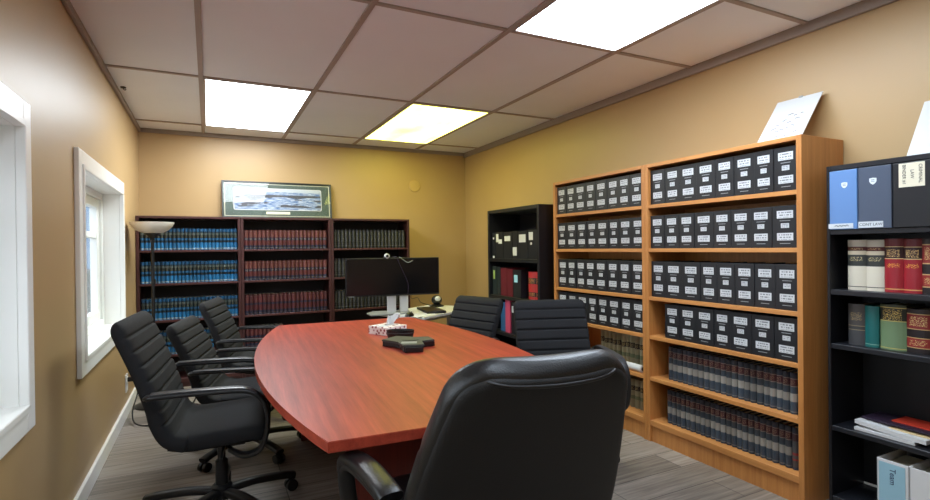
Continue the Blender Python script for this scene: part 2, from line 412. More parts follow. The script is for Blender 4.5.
# windows
def window(name, op):
    y0, y1, z0, z1 = op
    cw = .082
    bm = B()
    for a in ((y0 - cw, y0, z0 - cw, z1 + cw), (y1, y1 + cw, z0 - cw, z1 + cw), (y0, y1, z1, z1 + cw), (y0, y1, z0 - cw, z0)):
        box(bm, 0, .022, a[0], a[1], a[2], a[3], .004, 2)
    for a in ((y0 - .012, y0 + .012, z0 - .012, z1 + .012), (y1 - .012, y1 + .012, z0 - .012, z1 + .012), (y0, y1, z1 - .012, z1 + .012), (y0, y1, z0 - .012, z0 + .012)):
        box(bm, .0, .030, a[0], a[1], a[2], a[3], .003, 1)
    w = structure(name, bm, 'trim_white')
    bm = B()
    box(bm, -WT, 0, y0, y0 + .012, z0, z1); box(bm, -WT, 0, y1 - .012, y1, z0, z1)
    box(bm, -WT, 0, y0 + .012, y1 - .012, z1 - .012, z1); box(bm, -WT, .004, y0 + .012, y1 - .012, z0, z0 + .012)
    structure('jamb', bm, 'trim_white', None, w)
    bm = B(); f = .045
    a0, a1, c0, c1 = y0 + .012, y1 - .012, z0 + .012, z1 - .012
    for q in ((a0, a0 + f, c0, c1), (a1 - f, a1, c0, c1), (a0 + f, a1 - f, c1 - f, c1), (a0 + f, a1 - f, c0, c0 + f)):
        box(bm, -.158, -.095, q[0], q[1], q[2], q[3], .004, 1)
    structure('window_frame', bm, 'vinyl_white', None, w)
    bm = B(); a0 += f; a1 -= f; c0 += f; c1 -= f; g = .062
    for q in ((a0, a0 + g, c0, c1), (a1 - .075, a1, c0, c1), (a0 + g, a1 - .075, c1 - g, c1), (a0 + g, a1 - .075, c0, c0 + g)):
        box(bm, -.155, -.112, q[0], q[1], q[2], q[3], .004, 1)
    zm = c0 + .70 * (c1 - c0)
    box(bm, -.153, -.118, a0 + g, a1 - .075, zm - .02, zm + .02, .003, 1)
    structure('sash', bm, 'vinyl_white', None, w)
    bm = B(); box(bm, -.151, -.146, a0 + g - .01, a1 - .065, c0 + g - .01, c1 - g + .01); structure('pane', bm, 'window_glass', None, w)
window('window_1', OP[0]); window('window_2', OP[1])
# outdoors beyond the windows
bm = B(); box(bm, -30, -WT - .02, -25, 30, -.7, -.5); o = structure('trim_5', bm, 'ground'); o.name = 'ground'
bm = B(); box(bm, -9, -.6, 13, 20, -.5, 6); o = obj('neighbour_wall', bm, 'siding'); o['kind'] = 'structure'
bm = B()
bmesh.ops.create_icosphere(bm, subdivisions=4, radius=.5)
for v_ in bm.verts:
    k = 1 + .16 * math.sin(v_.co.x * 31 + 2) * math.sin(v_.co.y * 27) + .14 * math.sin(v_.co.z * 33)
    v_.co = Vector((v_.co.x * 1.0 * k, v_.co.y * 1.0 * k, v_.co.z * 1.5 * k))
o = obj('shrub', bm, 'hedge', None, 1.0); o.location = (-1.75, 7.0, .1); tag(o, 'dark shrub outside, seen through the far window pane', 'shrub')

# ------------------------------------------------------------------ ceiling lights
def ceiling_light(x0, x1, y0, y1, mat, label):
    t = thing('ceiling_light', label, 'ceiling light', ((x0 + x1) / 2, (y0 + y1) / 2, H), 0, 'recessed ceiling light panels')
    a, b = (x1 - x0) / 2 - .014, (y1 - y0) / 2 - .012
    bm = B(); f = .014
    for q in ((-a, -a + f, -b, b), (a - f, a, -b, b), (-a + f, a - f, -b, -b + f), (-a + f, a - f, b - f, b)):
        box(bm, q[0], q[1], q[2], q[3], -.006, .004, .002, 1)
    obj('frame', bm, 'grid_metal', t)
    bm = B(); box(bm, -a + f, a - f, -b + f, b - f, -.003, .003); obj('diffuser', bm, mat, t)
ceiling_light(VX[0], VX[1], GY[1], GY[0], 'diffuser_main', 'bright white ceiling light panel above the bookcases at the back left')
ceiling_light(VX[2], VX[3], GY[1], GY[0], 'diffuser_old', 'dim yellowed ceiling light panel toward the back right corner')
ceiling_light(VX[2], VX[3], GY[3], GY[2], 'diffuser_near', 'largest bright ceiling light panel, cut by the top of the picture')
ceiling_light(VX[0], VX[1], GY[4], GY[3], 'diffuser_added', 'white ceiling light panel behind the viewer near the left wall')  # unseen panel added behind the camera to brighten the room

# ------------------------------------------------------------------ bookcases
def bookcase(name, label, loc, rz, w, d, h, shelves, mats, th=.022, st=.026, lip=0.0, plinth=.08, bottom=.1, group=None):
    t = thing(name, label, 'bookcase', loc, rz, group)
    pm, sm, bk = mats
    for x in (0, w - st):
        bm = B(); box(bm, x, x + st, 0, d, 0, h, .0015, 1); obj('side_panel', bm, pm, t)
    bm = B(); box(bm, st, w - st, 0, d, h - th, h, .0015, 1); obj('top_panel', bm, sm, t)
    bm = B(); box(bm, st, w - st, d - .008, d - .002, 0, h - th); obj('back_panel', bm, bk, t)
    for z in shelves:
        bm = B(); box(bm, st, w - st, .003, d - .008, z - th, z, .0015, 1); obj('shelf', bm, sm, t)
    bm = B(); box(bm, st, w - st, .003, d - .008, bottom - .034, bottom, .0015, 1); obj('bottom_shelf', bm, sm, t)
    bm = B(); box(bm, st, w - st, .014, .034, 0, bottom - .034); obj('plinth', bm, pm, t)
    return t
def frame_pt(loc, rz, lx, ly, z):
    c, s = math.cos(rz), math.sin(rz)
    return (loc[0] + c * lx - s * ly, loc[1] + s * lx + c * ly, z)
OAK_S = [1.479, 1.207, .907, .664, .404]; OAK_B = .135; OAK_D = .338
RX = -PI / 2
OL = (3.034, -2.263, 0); OR = (3.034, -3.2275, 0)
bookcase('bookcase', 'tall oak bookcase of black binders, the farther of the two oak units', OL, RX, .963, OAK_D, 1.733, OAK_S, ('oak', 'oak_shelf', 'oak'), bottom=OAK_B, group='oak bookcases')
bookcase('bookcase', 'tall oak bookcase of black binders, nearer unit with a paper leaning on top', OR, RX, .9645, OAK_D, 1.733, OAK_S, ('oak', 'oak_shelf', 'oak'), bottom=OAK_B, group='oak bookcases')
MAH = [('left', .004), ('middle', .846), ('right', 1.688)]
MS = [1.236, .94, .612, .30]
for nm, x in MAH:
    txt = {'left': 'dark mahogany bookcase full of blue law books beside the window wall', 'middle': 'dark mahogany bookcase full of red law books in the middle of the row',
           'right': 'dark mahogany bookcase of black law books behind the monitor'}[nm]
    bookcase('bookcase', txt, (x, -.34, 0), 0, .84, .318, 1.54, MS, ('mahogany', 'mahogany_shelf', 'mahogany_back'), th=.02, st=.024, bottom=.08, group='mahogany bookcases')
BS = (3.0, -1.24, 0)
bookcase('bookcase', 'short black bookcase in the far right corner beyond the oak bookcases', BS, RX, .87, .36, 1.578, [1.12, .775, .44], ('black_laminate', 'black_laminate', 'black_laminate'), th=.03, st=.03, bottom=.09)
BR = (3.10, -4.262, 0)
bookcase('bookcase', 'black bookcase at the right edge with big binders on top shelf', BR, RX, .80, .27, 1.575, [1.287, 1.016, .772, .40], ('black_laminate', 'black_edge', 'black_laminate'), th=.022, st=.013, bottom=.08)

# ------------------------------------------------------------------ binders on the oak shelves
def label_box(x0, x1, z0, z1, y=-.0012):
    bm = B(); box(bm, x0, x1, y, .0005, z0, z1); return bm
def make_binder(w, h, d):
    t = thing('binder', 'x', 'binder')
    bm = B()
    box(bm, 0, .003, .0, d, 0, h, .001, 1); box(bm, w - .003, w, .0, d, 0, h, .001, 1); box(bm, 0, w, 0, .004, 0, h, .0015, 1)
    obj('cover', bm, 'binder_black', t)
    bm = B(); box(bm, .005, w - .005, .006, d - .008, .004, h - .006); obj('page_block', bm, 'binder_edge', t)
    c = w / 2
    for a, z0, z1 in ((.31, .70, .88), (.155, .47, .58), (.31, .175, .35)):
        obj('spine_label', label_box(c - w * a, c + w * a, h * z0, h * z1), 'spine_print', t)
    for z in (.635, .095):
        obj('stripe', label_box(c - w * .2, c + w * .2, h * z, h * (z + .014)), 'stripe_grey', t)
    return t
protos = {}
def binder_row(frame, side, shelf, zs, ws, h, x0, skip_mid=()):
    x = x0
    n = len(ws)
    for i, wd in enumerate(ws):
        lab = 'black binder, %s from left on the %s shelf of the %s oak bookcase' % (ORD[i], shelf, side)
        grp = 'black binders on the oak shelves'
        if 'b' not in protos:
            b = protos['b'] = make_binder(.114, .2, .25); b['label'] = lab; b['group'] = grp
        else: b = dup(protos['b'], lab, grp)
        b.location = frame_pt(frame, RX, x, .02 + random.uniform(0, .006), zs + .0005); b.rotation_euler = (0, 0, RX)
        b.scale = ((wd - .001) / .114, 1, h / .2); x += wd
def widths(total, rel):
    s = sum(rel); return [total * r / s for r in rel]
IN = .963 - .052 - .004
SH = ['top', 'second', 'third', 'fourth', 'fifth', 'lowest']
HH = [.212, .203, .220, .206]
for fr, side in ((OL, 'far'), (OR, 'near')):
    for r in range(4):
        rel = [random.uniform(.9, 1.12) for _ in range(8)]
        if side == 'near' and r == 3:
            binder_row(fr, side, SH[r], OAK_S[r], widths(IN * .885, rel[:7]), HH[r], .028 + IN * .115)
        else:
            binder_row(fr, side, SH[r], OAK_S[r], widths(IN, rel), HH[r], .028)
# ------------------------------------------------------------------ books
def book_mesh(name, wd, h, d, mat, rnd=.7):
    bm = B()
    # cover: rounded spine, two boards, page block inset at top, bottom and fore edge
    n = 6; sp = []
    for i in range(n + 1):
        a = -1 + 2 * i / n; sp.append((wd / 2 + a * wd / 2, wd * rnd * .5 * (a * a)))
    outer = sp + [(wd, d)] ; outer = [(0, d)] + outer
    t_ = .0025
    inner = [(wd - t_, d), (wd - t_, wd * .3), (t_, wd * .3), (t_, d)]
    prism(bm, outer[0:1] + [(0, sp[0][1])] + sp[1:-1] + [(wd, sp[-1][1]), (wd, d)] + inner, 0, h, 0)
    box(bm, t_, wd - t_, wd * .3, d - .006, .004, h - .005, mat=1)
    return mesh(name, bm, [mat, 'page_block'])
def book_row(frame, rz, n, x0, x1, y, z, h, d, mat, name, lab, cat, group, hv=.0, variants=None, alt=None):
    rel = [random.uniform(.94, 1.06) for _ in range(n)]; ws = widths(x1 - x0, rel); wd = (x1 - x0) / n
    me = book_mesh(name, wd, h, d, mat); me2 = book_mesh(name, wd, h, d, alt[0]) if alt else None
    x = x0
    for i, wv in enumerate(ws):
        o = bpy.data.objects.new(name, me2 if alt and i in alt[1] else me); COL.objects.link(o)
        o.location = frame_pt(frame, rz, x, y + random.uniform(0, .006), z + .0005); o.rotation_euler = (0, 0, rz)
        o.scale = (wv * .94 / wd, 1, 1 + random.uniform(-hv, hv)); x += wv
        tag(o, lab % ORD[i], cat, group)
for r in range(4):
    z = MS[r]
    nb = 25
    book_row((MAH[0][1], -.34, 0), 0, nb, .03, .812, .02, z, .192 if r < 2 else .19, .2, 'blue_cloth', 'law_book',
             'blue law book, %s from left on the ' + SH[r] + ' shelf, left mahogany bookcase', 'book', 'blue law books on the ' + SH[r] + ' shelf', .006) if r < 3 else \
    book_row((MAH[0][1], -.34, 0), 0, 18, .03, .60, .02, z, .2, .2, 'blue_cloth', 'law_book',
             'blue law book low behind chairs, %s from left on the fourth shelf, left bookcase', 'book', 'blue law books on the fourth shelf', .006)
    book_row((MAH[1][1], -.34, 0), 0, 20 if r < 3 else 9, .03, .806 if r < 3 else .38, .02, z, .182 if r < 2 else .19, .2, 'red_cloth' if r < 2 else 'dull_red_cloth', 'law_book',
             'red law book, %s from left on the ' + SH[r] + ' shelf, middle mahogany bookcase', 'book', 'red law books on the ' + SH[r] + ' shelf', .006)
    if r < 3:
        book_row((MAH[2][1], -.34, 0), 0, 20, .03, .80, .02, z, .188, .2, 'black_cloth', 'law_book',
                 'black law book, %s from left on the ' + SH[r] + ' shelf, bookcase behind the monitor', 'book', 'black law books on the ' + SH[r] + ' shelf', .006)
book_row(OR, RX, 23, .118, .935, .05, OAK_S[4], .20, .2, 'reporter_cloth', 'law_book',
         'dark blue law report, %s from left on the fifth shelf of the near oak bookcase', 'book', 'law reports on the fifth oak shelf', .004)
book_row(OR, RX, 25, .108, .935, .05, OAK_B, .205, .2, 'reporter_cloth', 'law_book',
         'dark blue law report, %s from left on the lowest shelf of the near oak bookcase', 'book', 'law reports on the lowest oak shelf', .004, alt=('reporter_cloth_red', (23, 24)))
book_row(OL, RX, 12, .42, .93, .09, OAK_S[4], .215, .2, 'buckram_green', 'law_book',
         'olive buckram book, %s from left on the fifth shelf of the far oak bookcase', 'book', 'olive books on the fifth oak shelf', .03)
book_row(OL, RX, 11, .46, .93, .09, OAK_B, .195, .2, 'buckram_green', 'law_book',
         'olive buckram book, %s from left on the lowest shelf of the far oak bookcase', 'book', 'olive books on the lowest oak shelf', .02)
# white paper roll lying on the fifth shelf in front of the olive books
t = thing('paper_roll', 'white paper roll lying in front of olive books on the far oak bookcase', 'paper roll', frame_pt(OL, RX, .74, .045, OAK_S[4] + .0235), RX)
bm = B(); lathe(bm, [(.014, 0), (.023, .002), (.023, .150), (.014, .152)], 0, 0, 20, axis='x'); obj('roll', bm, 'paper', t, .6)
bm = B(); lathe(bm, [(.013, .148), (.013, .158)], 0, 0, 14, axis='x'); obj('core', bm, 'device_black', t, .6)

# ------------------------------------------------------------------ short black bookcase contents
def folder_binder(label, fr, x, y, z, wd, h, d, mat, marks=(), cat='binder', group=None, name='binder', lean=0.0, deckle='paper'):
    t = thing(name, label, cat, frame_pt(fr, RX, x, y, z + .0005), RX, group)
    bm = B(); box(bm, 0, .0035, 0, d, 0, h, .001, 1); box(bm, wd - .0035, wd, 0, d, 0, h, .001, 1); box(bm, 0, wd, 0, .004, 0, h, .0012, 1)
    obj('cover', bm, mat, t)
    bm = B(); box(bm, .005, wd - .005, .006, d - .006, .004, h - .01); obj('page_block', bm, deckle, t)
    for a, b, c, e, m in marks: obj('spine_label', label_box(a * wd, b * wd, c * h, e * h), m, t)
    if lean: t.rotation_euler = (0, lean, RX)
    return t
g1 = 'black binders in the corner bookcase'
yB = .03
for i, (x0, x1, mk, lb) in enumerate([
    (.035, .095, [(.3, .7, .74, .82, 'paper'), (.2, .8, .02, .1, 'paper')], 'black binder at the far left of the corner bookcase, tag at its foot'),
    (.095, .245, [(.12, .42, .62, .93, 'paper'), (.42, .85, .56, .72, 'paper')], 'black binder with an L-shaped pair of labels in the corner bookcase'),
    (.245, .405, [(.15, .8, .66, .85, 'paper')], 'black binder with one wide high label in the corner bookcase'),
    (.405, .495, [(.1, .85, .12, .42, 'paper')], 'black binder with its label set low in the corner bookcase'),
    (.495, .66, [(.15, .8, .6, .88, 'paper')], 'black binder with a big white label in the corner bookcase'),
    (.66, .82, [(.1, .5, .66, .93, 'paper'), (.25, .4, .5, .58, 'paper')], 'black binder with label and white dot, rightmost in the corner bookcase')]):
    folder_binder(lb, BS, x0, yB, 1.12, x1 - x0 - .004, .245 + .004 * (i % 2), .25, 'binder_black', mk, group=g1)
g2 = 'binders on the lower shelf of the corner bookcase'
for i, (x0, x1, m, mk, lb) in enumerate([
    (.035, .115, 'green_binder', [(.2, .6, .55, .85, 'note_green')], 'dark green-black binder with a green sticker in the corner bookcase'),
    (.12, .185, 'green_binder', [], 'plain dark green-black binder beside the maroon ones'),
    (.19, .30, 'maroon_binder', [], 'maroon binder, left of two in the corner bookcase'),
    (.305, .405, 'maroon_binder', [], 'maroon binder, right of two in the corner bookcase'),
    (.41, .54, 'binder_black', [(.15, .6, .55, .82, 'note_blue')], 'black binder with a pale blue note in the corner bookcase')]):
    folder_binder(lb, BS, x0, yB, .775, x1 - x0, .27 - .006 * i, .25, m, mk, group=g2)
def big_book(label, fr, x, y, z, wd, h, d, mat, group=None):
    t = thing('hardback_book', label, 'book', frame_pt(fr, RX, x, y, z + .0005), RX, group)
    bm = B(); n = 8; sp = [(wd / 2 + (-1 + 2 * i / n) * wd / 2, wd * .16 * (-1 + 2 * i / n) ** 2) for i in range(n + 1)]
    tt = .003
    prism(bm, [(0, d)] + sp + [(wd, d), (wd - tt, d), (wd - tt, wd * .3), (tt, wd * .3), (tt, d)], 0, h, 0); obj('cover', bm, mat, t)
    bm = B(); box(bm, tt, wd - tt, wd * .3, d - .008, .005, h - .006); obj('page_block', bm, 'page_block', t)
    return t
big_book('red book with black bands, left of two in the corner bookcase', BS, .60, .05, .775, .125, .235, .2, 'red_gold_cloth')
big_book('red book with black bands, right of two in the corner bookcase', BS, .728, .05, .775, .08, .235, .2, 'red_gold_cloth')
g3 = 'files on the third shelf of the corner bookcase'
folder_binder('blue file seen between the two right-hand chair backs', BS, .165, .04, .44, .10, .27, .22, 'file_blue', group=g3, name='file_folder')
folder_binder('pink file seen between the two right-hand chair backs', BS, .268, .03, .44, .085, .30, .22, 'file_pink', group=g3, name='file_folder')
folder_binder('black file with a white label between the right-hand chair backs', BS, .356, .04, .44, .11, .29, .22, 'binder_black', [(.1, .6, .66, .86, 'paper')], group=g3, name='file_folder')

# ------------------------------------------------------------------ right-hand black bookcase contents
def text_part(parent, s, size, loc, rot, mat, ext=.0004):
    cu = bpy.data.curves.new('lettering', 'FONT'); cu.body = s; cu.size = size; cu.extrude = ext; cu.align_x = 'CENTER'; cu.align_y = 'CENTER'
    o = bpy.data.objects.new('lettering', cu); COL.objects.link(o)
    dg = bpy.context.evaluated_depsgraph_get(); me = bpy.data.meshes.new_from_object(o.evaluated_get(dg)); bpy.data.objects.remove(o)
    me.materials.clear(); me.materials.append(M[mat])
    q = bpy.data.objects.new('lettering', me); COL.objects.link(q); q.location = loc; q.rotation_euler = rot; q.parent = parent
    return q
def shield(parent, cx, cz, s):
    bm = B(); pts = [(-s, s * .95), (0, s * 1.1), (s, s * .95), (s, -.1 * s), (s * .6, -s * .75), (0, -s * 1.15), (-s * .6, -s * .75), (-s, -.1 * s)]
    a = [bm.verts.new((cx + x, -.0016, cz + z)) for x, z in pts]; b = [bm.verts.new((cx + x, 0, cz + z)) for x, z in pts]
    bm.faces.new(a); n = len(pts)
    for i in range(n): bm.faces.new((a[i], b[i], b[(i + 1) % n], a[(i + 1) % n]))
    o = obj('crest', bm, 'badge_white', parent)
    bm = B()
    for z in (.35, -.15): box(bm, cx - s * .5, cx + s * .5, -.0022, -.0014, cz + z * s, cz + z * s + s * .16)
    obj('crest_band', bm, 'slate_binder', o)
def squiggle(parent, pts, r, mat):
    bm = B(); tube(bm, pts, r, 5, smooth=3); o = obj('handwriting', bm, mat, parent); return o
def arch_binder(label, x, wd, mat, h=.262):
    t = thing('lever_binder', label, 'binder', frame_pt(BR, RX, x + .0105, -.003, 1.2875), RX, 'large binders on the right-hand black bookcase')
    bm = B(); d = .24
    box(bm, 0, .0035, 0, d, 0, h, .001, 1); box(bm, wd - .0035, wd, 0, d, 0, h, .001, 1); box(bm, 0, wd, 0, .004, 0, h, .0018, 2)
    obj('cover', bm, mat, t)
    bm = B(); box(bm, .006, wd - .006, .008, d - .01, .004, h - .03); obj('page_block', bm, 'paper', t)
    return t
b1 = arch_binder('light blue binder with white crest at the left of the black bookcase top shelf', .004, .112, 'blue_binder')
shield(b1, .062, .195, .012)
obj('spine_label', label_box(-.004, .096, .004, .026, -.0016), 'tape_clear', b1)
squiggle(b1, [(.022, -.0022, .014), (.03, -.0022, .018), (.036, -.0022, .013), (.044, -.0022, .018), (.05, -.0022, .013), (.058, -.0022, .019), (.066, -.0022, .014), (.072, -.0022, .02), (.078, -.0022, .014)], .0012, 'ink')
b2 = arch_binder('slate grey binder with white crest beside the light blue binder', .12, .122, 'slate_binder')
shield(b2, .056, .2, .013)
obj('spine_label', label_box(.0, .092, .004, .03, -.0016), 'tape_clear', b2)
text_part(b2, 'CONT LAW', .016, (.047, -.0018, .017), (PI / 2, 0, 0), 'ink')
b3 = arch_binder('black binder with handwritten white title label on the top shelf', .246, .128, 'binder_black')
obj('spine_label', label_box(.022, .108, .162, .258, -.0016), 'paper_cream', b3)
for s_, x_ in (('CRIMINAL', .094), ('LAW', .067), ('BINDER #1', .040)):
    text_part(b3, s_, .0165, (x_, -.0018, .212), (PI / 2, PI / 2, 0), 'ink')
arch_binder('black binder cut by the right edge of the picture', .378, .12, 'binder_black')
# hardbacks on its second and third shelves
x = .052
for wd, m, lb, hh in ((.072, 'cream_calf', 'cream law book, left of the pair on the second shelf', .224), (.068, 'cream_calf', 'greyish cream law book between its twin and the red books', .222),
                      (.066, 'red_calf', 'red law book next to the cream pair', .226), (.062, 'red_calf', 'red law book, farther right of the red pair', .224), (.06, 'black_red_cloth', 'black law book at the right edge beside the red pair', .224)):
    big_book(lb, BR, x, .055, 1.016, wd, hh, .17, m, 'hardbacks on the second black shelf'); x += wd + .0015
x = .055
for wd, m, lb, hh in ((.066, 'grey_calf', 'dark grey book at the left of the third shelf', .182), (.052, 'teal_cloth', 'teal green book beside the dark grey one', .178), (.094, 'light_green_cloth', 'thick light green book with a dark title band', .192), (.082, 'black_red_cloth', 'black book with red panels right of the light green one', .18), (.06, 'grey_calf', 'dark grey book at the right edge of the third shelf', .18)):
    big_book(lb, BR, x, .05, .772, wd, hh, .17, m, 'hardbacks on the third black shelf'); x += wd + .002
# loose papers and folders on the fourth shelf
def sheaf(name, label, cat, x0, x1, y0, y1, z0, z1, mat, rz, curl=0.0):
    bm = B(); nx, ny = 8, 2
    for k in range(1):
        pts = []
        for zt in (0, 1):
            pts.append([[bm.verts.new((x0 + (x1 - x0) * i / nx, y0 + (y1 - y0) * j / ny, (z0 if zt == 0 else z1) + curl * (1 - i / nx) ** 2)) for j in range(ny + 1)] for i in range(nx + 1)])
        lo, hi = pts
        for i in range(nx):
            for j in range(ny):
                bm.faces.new((lo[i][j], lo[i][j + 1], lo[i + 1][j + 1], lo[i + 1][j])); bm.faces.new((hi[i][j], hi[i + 1][j], hi[i + 1][j + 1], hi[i][j + 1]))
        for i in range(nx):
            bm.faces.new((lo[i][0], lo[i + 1][0], hi[i + 1][0], hi[i][0])); bm.faces.new((lo[i][ny], hi[i][ny], hi[i + 1][ny], lo[i + 1][ny]))
        for j in range(ny):
            bm.faces.new((lo[0][j], hi[0][j], hi[0][j + 1], lo[0][j + 1])); bm.faces.new((lo[nx][j], lo[nx][j + 1], hi[nx][j + 1], hi[nx][j]))
    o = obj(name, bm, mat); o.location = frame_pt(BR, RX, 0, 0, .4005); o.rotation_euler = (0, 0, RX + rz); tag(o, label, cat, 'papers on the fourth black shelf'); return o
sheaf('paper_stack', 'lower white paper stack on the fourth shelf of the black bookcase', 'papers', .09, .31, .03, .2, 0, .012, 'paper', .0)
sheaf('paper_stack', 'upper white paper stack under the dark folder on the fourth shelf', 'papers', .085, .345, .045, .21, .013, .03, 'paper', -.03, .012)
sheaf('manila_folder', 'manila folder under the dark folder on the papers', 'folder', .2, .38, .075, .22, .0315, .036, 'folder_manila', -.03)
sheaf('dark_folder', 'dark purple folder lying on the white papers', 'folder', .09, .36, .085, .225, .044, .052, 'folder_dark', -.03)
sheaf('red_folder', 'red folder lying on top of the dark folder', 'folder', .19, .38, .12, .23, .053, .058, 'folder_red', -.03)
# white binders on the bottom shelf
def white_binder(label, x, wd, sheet):
    t = thing('white_binder', label, 'binder', frame_pt(BR, RX, x + .02, .002, .0805), RX, 'white binders on the bottom shelf')
    h, d = .238, .24
    bm = B(); box(bm, 0, .004, 0, d, 0, h, .001, 1); box(bm, wd - .004, wd, 0, d, 0, h, .001, 1); box(bm, 0, wd, 0, .004, 0, h, .0018, 2); obj('cover', bm, 'white_plastic', t)
    bm = B(); box(bm, .006, wd - .006, .008, d - .02, .004, h - .03); obj('page_block', bm, 'paper_cream', t)
    if sheet:
        obj('spine_label', label_box(.007, wd - .012, .02, h - .012, -.0014), 'sheet_blue', t)
        text_part(t, 'Team', .03, (wd * .5, -.0018, h * .73), (PI / 2, PI / 2, 0), 'ink_blue')
    return t
white_binder('white binder with pale blue spine sheet on the bottom shelf', .17, .112, True)
white_binder('plain white binder right of the one with the blue spine', .284, .10, False)

# ------------------------------------------------------------------ leaning sheets on top of the cases
def lean_sheet(name, label, y0, y1, xb, zb, xt, zt, th, skew=0.0):
    """sheet leaning against the right wall, bottom edge at xb, top edge at xt, from y0 (far) to y1 (near)"""
    t = thing(name, label, 'paper', (xb, (y0 + y1) / 2, zb))
    bm = B(); hw = (y0 - y1) / 2; dx, dz = xt - xb, zt - zb
    n = Vector((-dz, 0, dx)).normalized() * th
    P = [(0, hw, 0), (0, -hw, 0), (dx, -hw + skew, dz), (dx, hw + skew, dz)]
    a = [bm.verts.new(Vector(p)) for p in P]; b = [bm.verts.new(Vector(p) + n) for p in P]
    bm.faces.new(a); bm.faces.new(b)
    for i in range(4): bm.faces.new((a[i], a[(i + 1) % 4], b[(i + 1) % 4], b[i]))
    obj('sheet', bm, 'paper', t)
    return t, Vector((dx, 0, dz)), n, hw
t, dv, n, hw = lean_sheet('sketch_sheet', 'white sheet with faint pencil marks leaning on the wall atop the oak bookcase', -3.880, -4.112, 3.16, 1.7345, 3.355, 1.99, .003)
bm = B(); random.seed(3)
for (u, v_) in ((.35, .28), (.45, .3), (.56, .32), (.66, .36), (.3, .42), (.42, .5), (.55, .44), (.62, .58), (.5, .62), (.7, .5), (.75, .6), (.4, .15), (.6, .14), (.8, .2), (.25, .34)):
    c0 = dv * v_ + Vector((0, hw - 2 * hw * u, 0)) + n * 1.05; a = random.uniform(-.6, .6); L = random.uniform(.006, .014)
    e = Vector((0, -math.cos(a), 0)) * L + dv.normalized() * math.sin(a) * L
    tube(bm, [c0 - e, c0 + e * .2 + dv.normalized() * .003, c0 + e], .0016, 5)
obj('pencil_marks', bm, 'sketch_ink', t)
bm = B(); box(bm, dv.x - .006, dv.x + .008, -.016, .004, dv.z - .012, dv.z + .008, .002, 1); obj('clip', bm, 'grey_plastic', t)
lean_sheet('blank_sheet', 'blank white sheet leaning atop the black bookcase at the right edge', -4.525, -4.76, 3.19, 1.5755, 3.35, 1.83, .003)

# ------------------------------------------------------------------ picture on the mahogany bookcases
t = thing('framed_picture', 'wide framed seascape print leaning on the wall atop the mahogany bookcases', 'picture', (1.222, -.105, 1.5435))
t.rotation_euler = (-.14, 0, 0)
pw, ph = .53, .378
bm = B(); f = .016
for q in ((-pw, -pw + f, 0, ph), (pw - f, pw, 0, ph), (-pw + f, pw - f, 0, f), (-pw + f, pw - f, ph - f, ph)): box(bm, q[0], q[1], 0, .022, q[2], q[3], .003, 2)
obj('frame', bm, 'frame_dark', t)
bm = B(); box(bm, -pw + f, pw - f, .010, .016, f, ph - f); obj('mat_board', bm, 'mat_green', t)
bm = B()
for q in ((-pw + f + .008, -pw + f + .013, f + .008, ph - f - .008), (pw - f - .013, pw - f - .008, f + .008, ph - f - .008), (-pw + f + .008, pw - f - .008, f + .008, f + .012), (-pw + f + .008, pw - f - .008, ph - f - .012, ph - f - .008)):
    box(bm, q[0], q[1], .0092, .0102, q[2], q[3])
obj('mat_line', bm, 'plaque', t)
def rrect(bm, x0, x1, z0, z1, r, y0, y1):
    pts = []
    for cx, cz, a0 in ((x1 - r, z1 - r, 0), (x0 + r, z1 - r, 90), (x0 + r, z0 + r, 180), (x1 - r, z0 + r, 270)):
        for k in range(5):
            a = math.radians(a0 + k * 22.5); pts.append((cx + r * math.cos(a), cz + r * math.sin(a)))
    a = [bm.verts.new((x, y0, z)) for x, z in pts]; b = [bm.verts.new((x, y1, z)) for x, z in pts]; n = len(pts)
    bm.faces.new(a); bm.faces.new(b)
    for i in range(n): bm.faces.new((a[i], a[(i + 1) % n], b[(i + 1) % n], b[i]))
bm = B(); rrect(bm, -.425, .425, .085, .312, .018, .0075, .0095); obj('print_border', bm, 'paper', t)
bm = B(); rrect(bm, -.418, .418, .092, .305, .014, .0065, .0080); obj('print', bm, 'seascape', t)
bm = B(); rrect(bm, -.125, .105, .045, .071, .006, .0075, .0095); obj('plaque', bm, 'plaque', t)
bm = B(); box(bm, -pw + f, pw - f, .003, .005, f, ph - f); obj('glazing', bm, 'pane_glass', t)

# ------------------------------------------------------------------ wall fittings
t = thing('cover_plate', 'round blank cover plate painted tan, high on the back wall', 'cover plate', (2.722, -.001, 1.948))
bm = B(); lathe(bm, [(.02, 0), (.066, 0), (.07, -.004), (.064, -.010), (.02, -.012)], 0, 0, 32, axis='y'); obj('plate', bm, 'wall_plate', t, .6)
bm = B(); lathe(bm, [(.004, -.011), (.006, -.014), (.002, -.0155)], .04, 0, 10, axis='y'); obj('screw', bm, 'wall_plate', t, .6)
t = thing('wall_outlet', 'white wall outlet with a cord plugged in, under the far window', 'outlet', (.001, -1.01, .235))
bm = B(); box(bm, 0, .008, -.045, .045, -.065, .065, .003, 2); obj('plate', bm, 'white_plastic', t)
for z in (.03, -.03):
    bm = B(); box(bm, .006, .011, -.022, .022, z - .02, z + .02, .003, 2); obj('socket', bm, 'trim_white', t)
t = thing('extension_lead', 'thin black cord hanging from the wall outlet to the floor', 'cord', (.012, -1.01, .262))
bm = B(); box(bm, 0, .04, -.016, .016, -.016, .016, .004, 2); obj('plug', bm, 'device_black', t)
bm = B(); tube(bm, [(.035, 0, 0), (.07, .02, -.02), (.06, 0, -.12), (.05, -.2, -.2), (.09, -.36, -.245), (.2, -.4, -.256), (.33, -.3, -.256), (.42, 0, -.256), (.46, .3, -.256)], .005, 8, smooth=8); obj('cable', bm, 'device_black', t, 1)
t = thing('power_adapter', 'small black power adapter on the floor by the outlet', 'adapter', (.14, -.86, .001), .3)
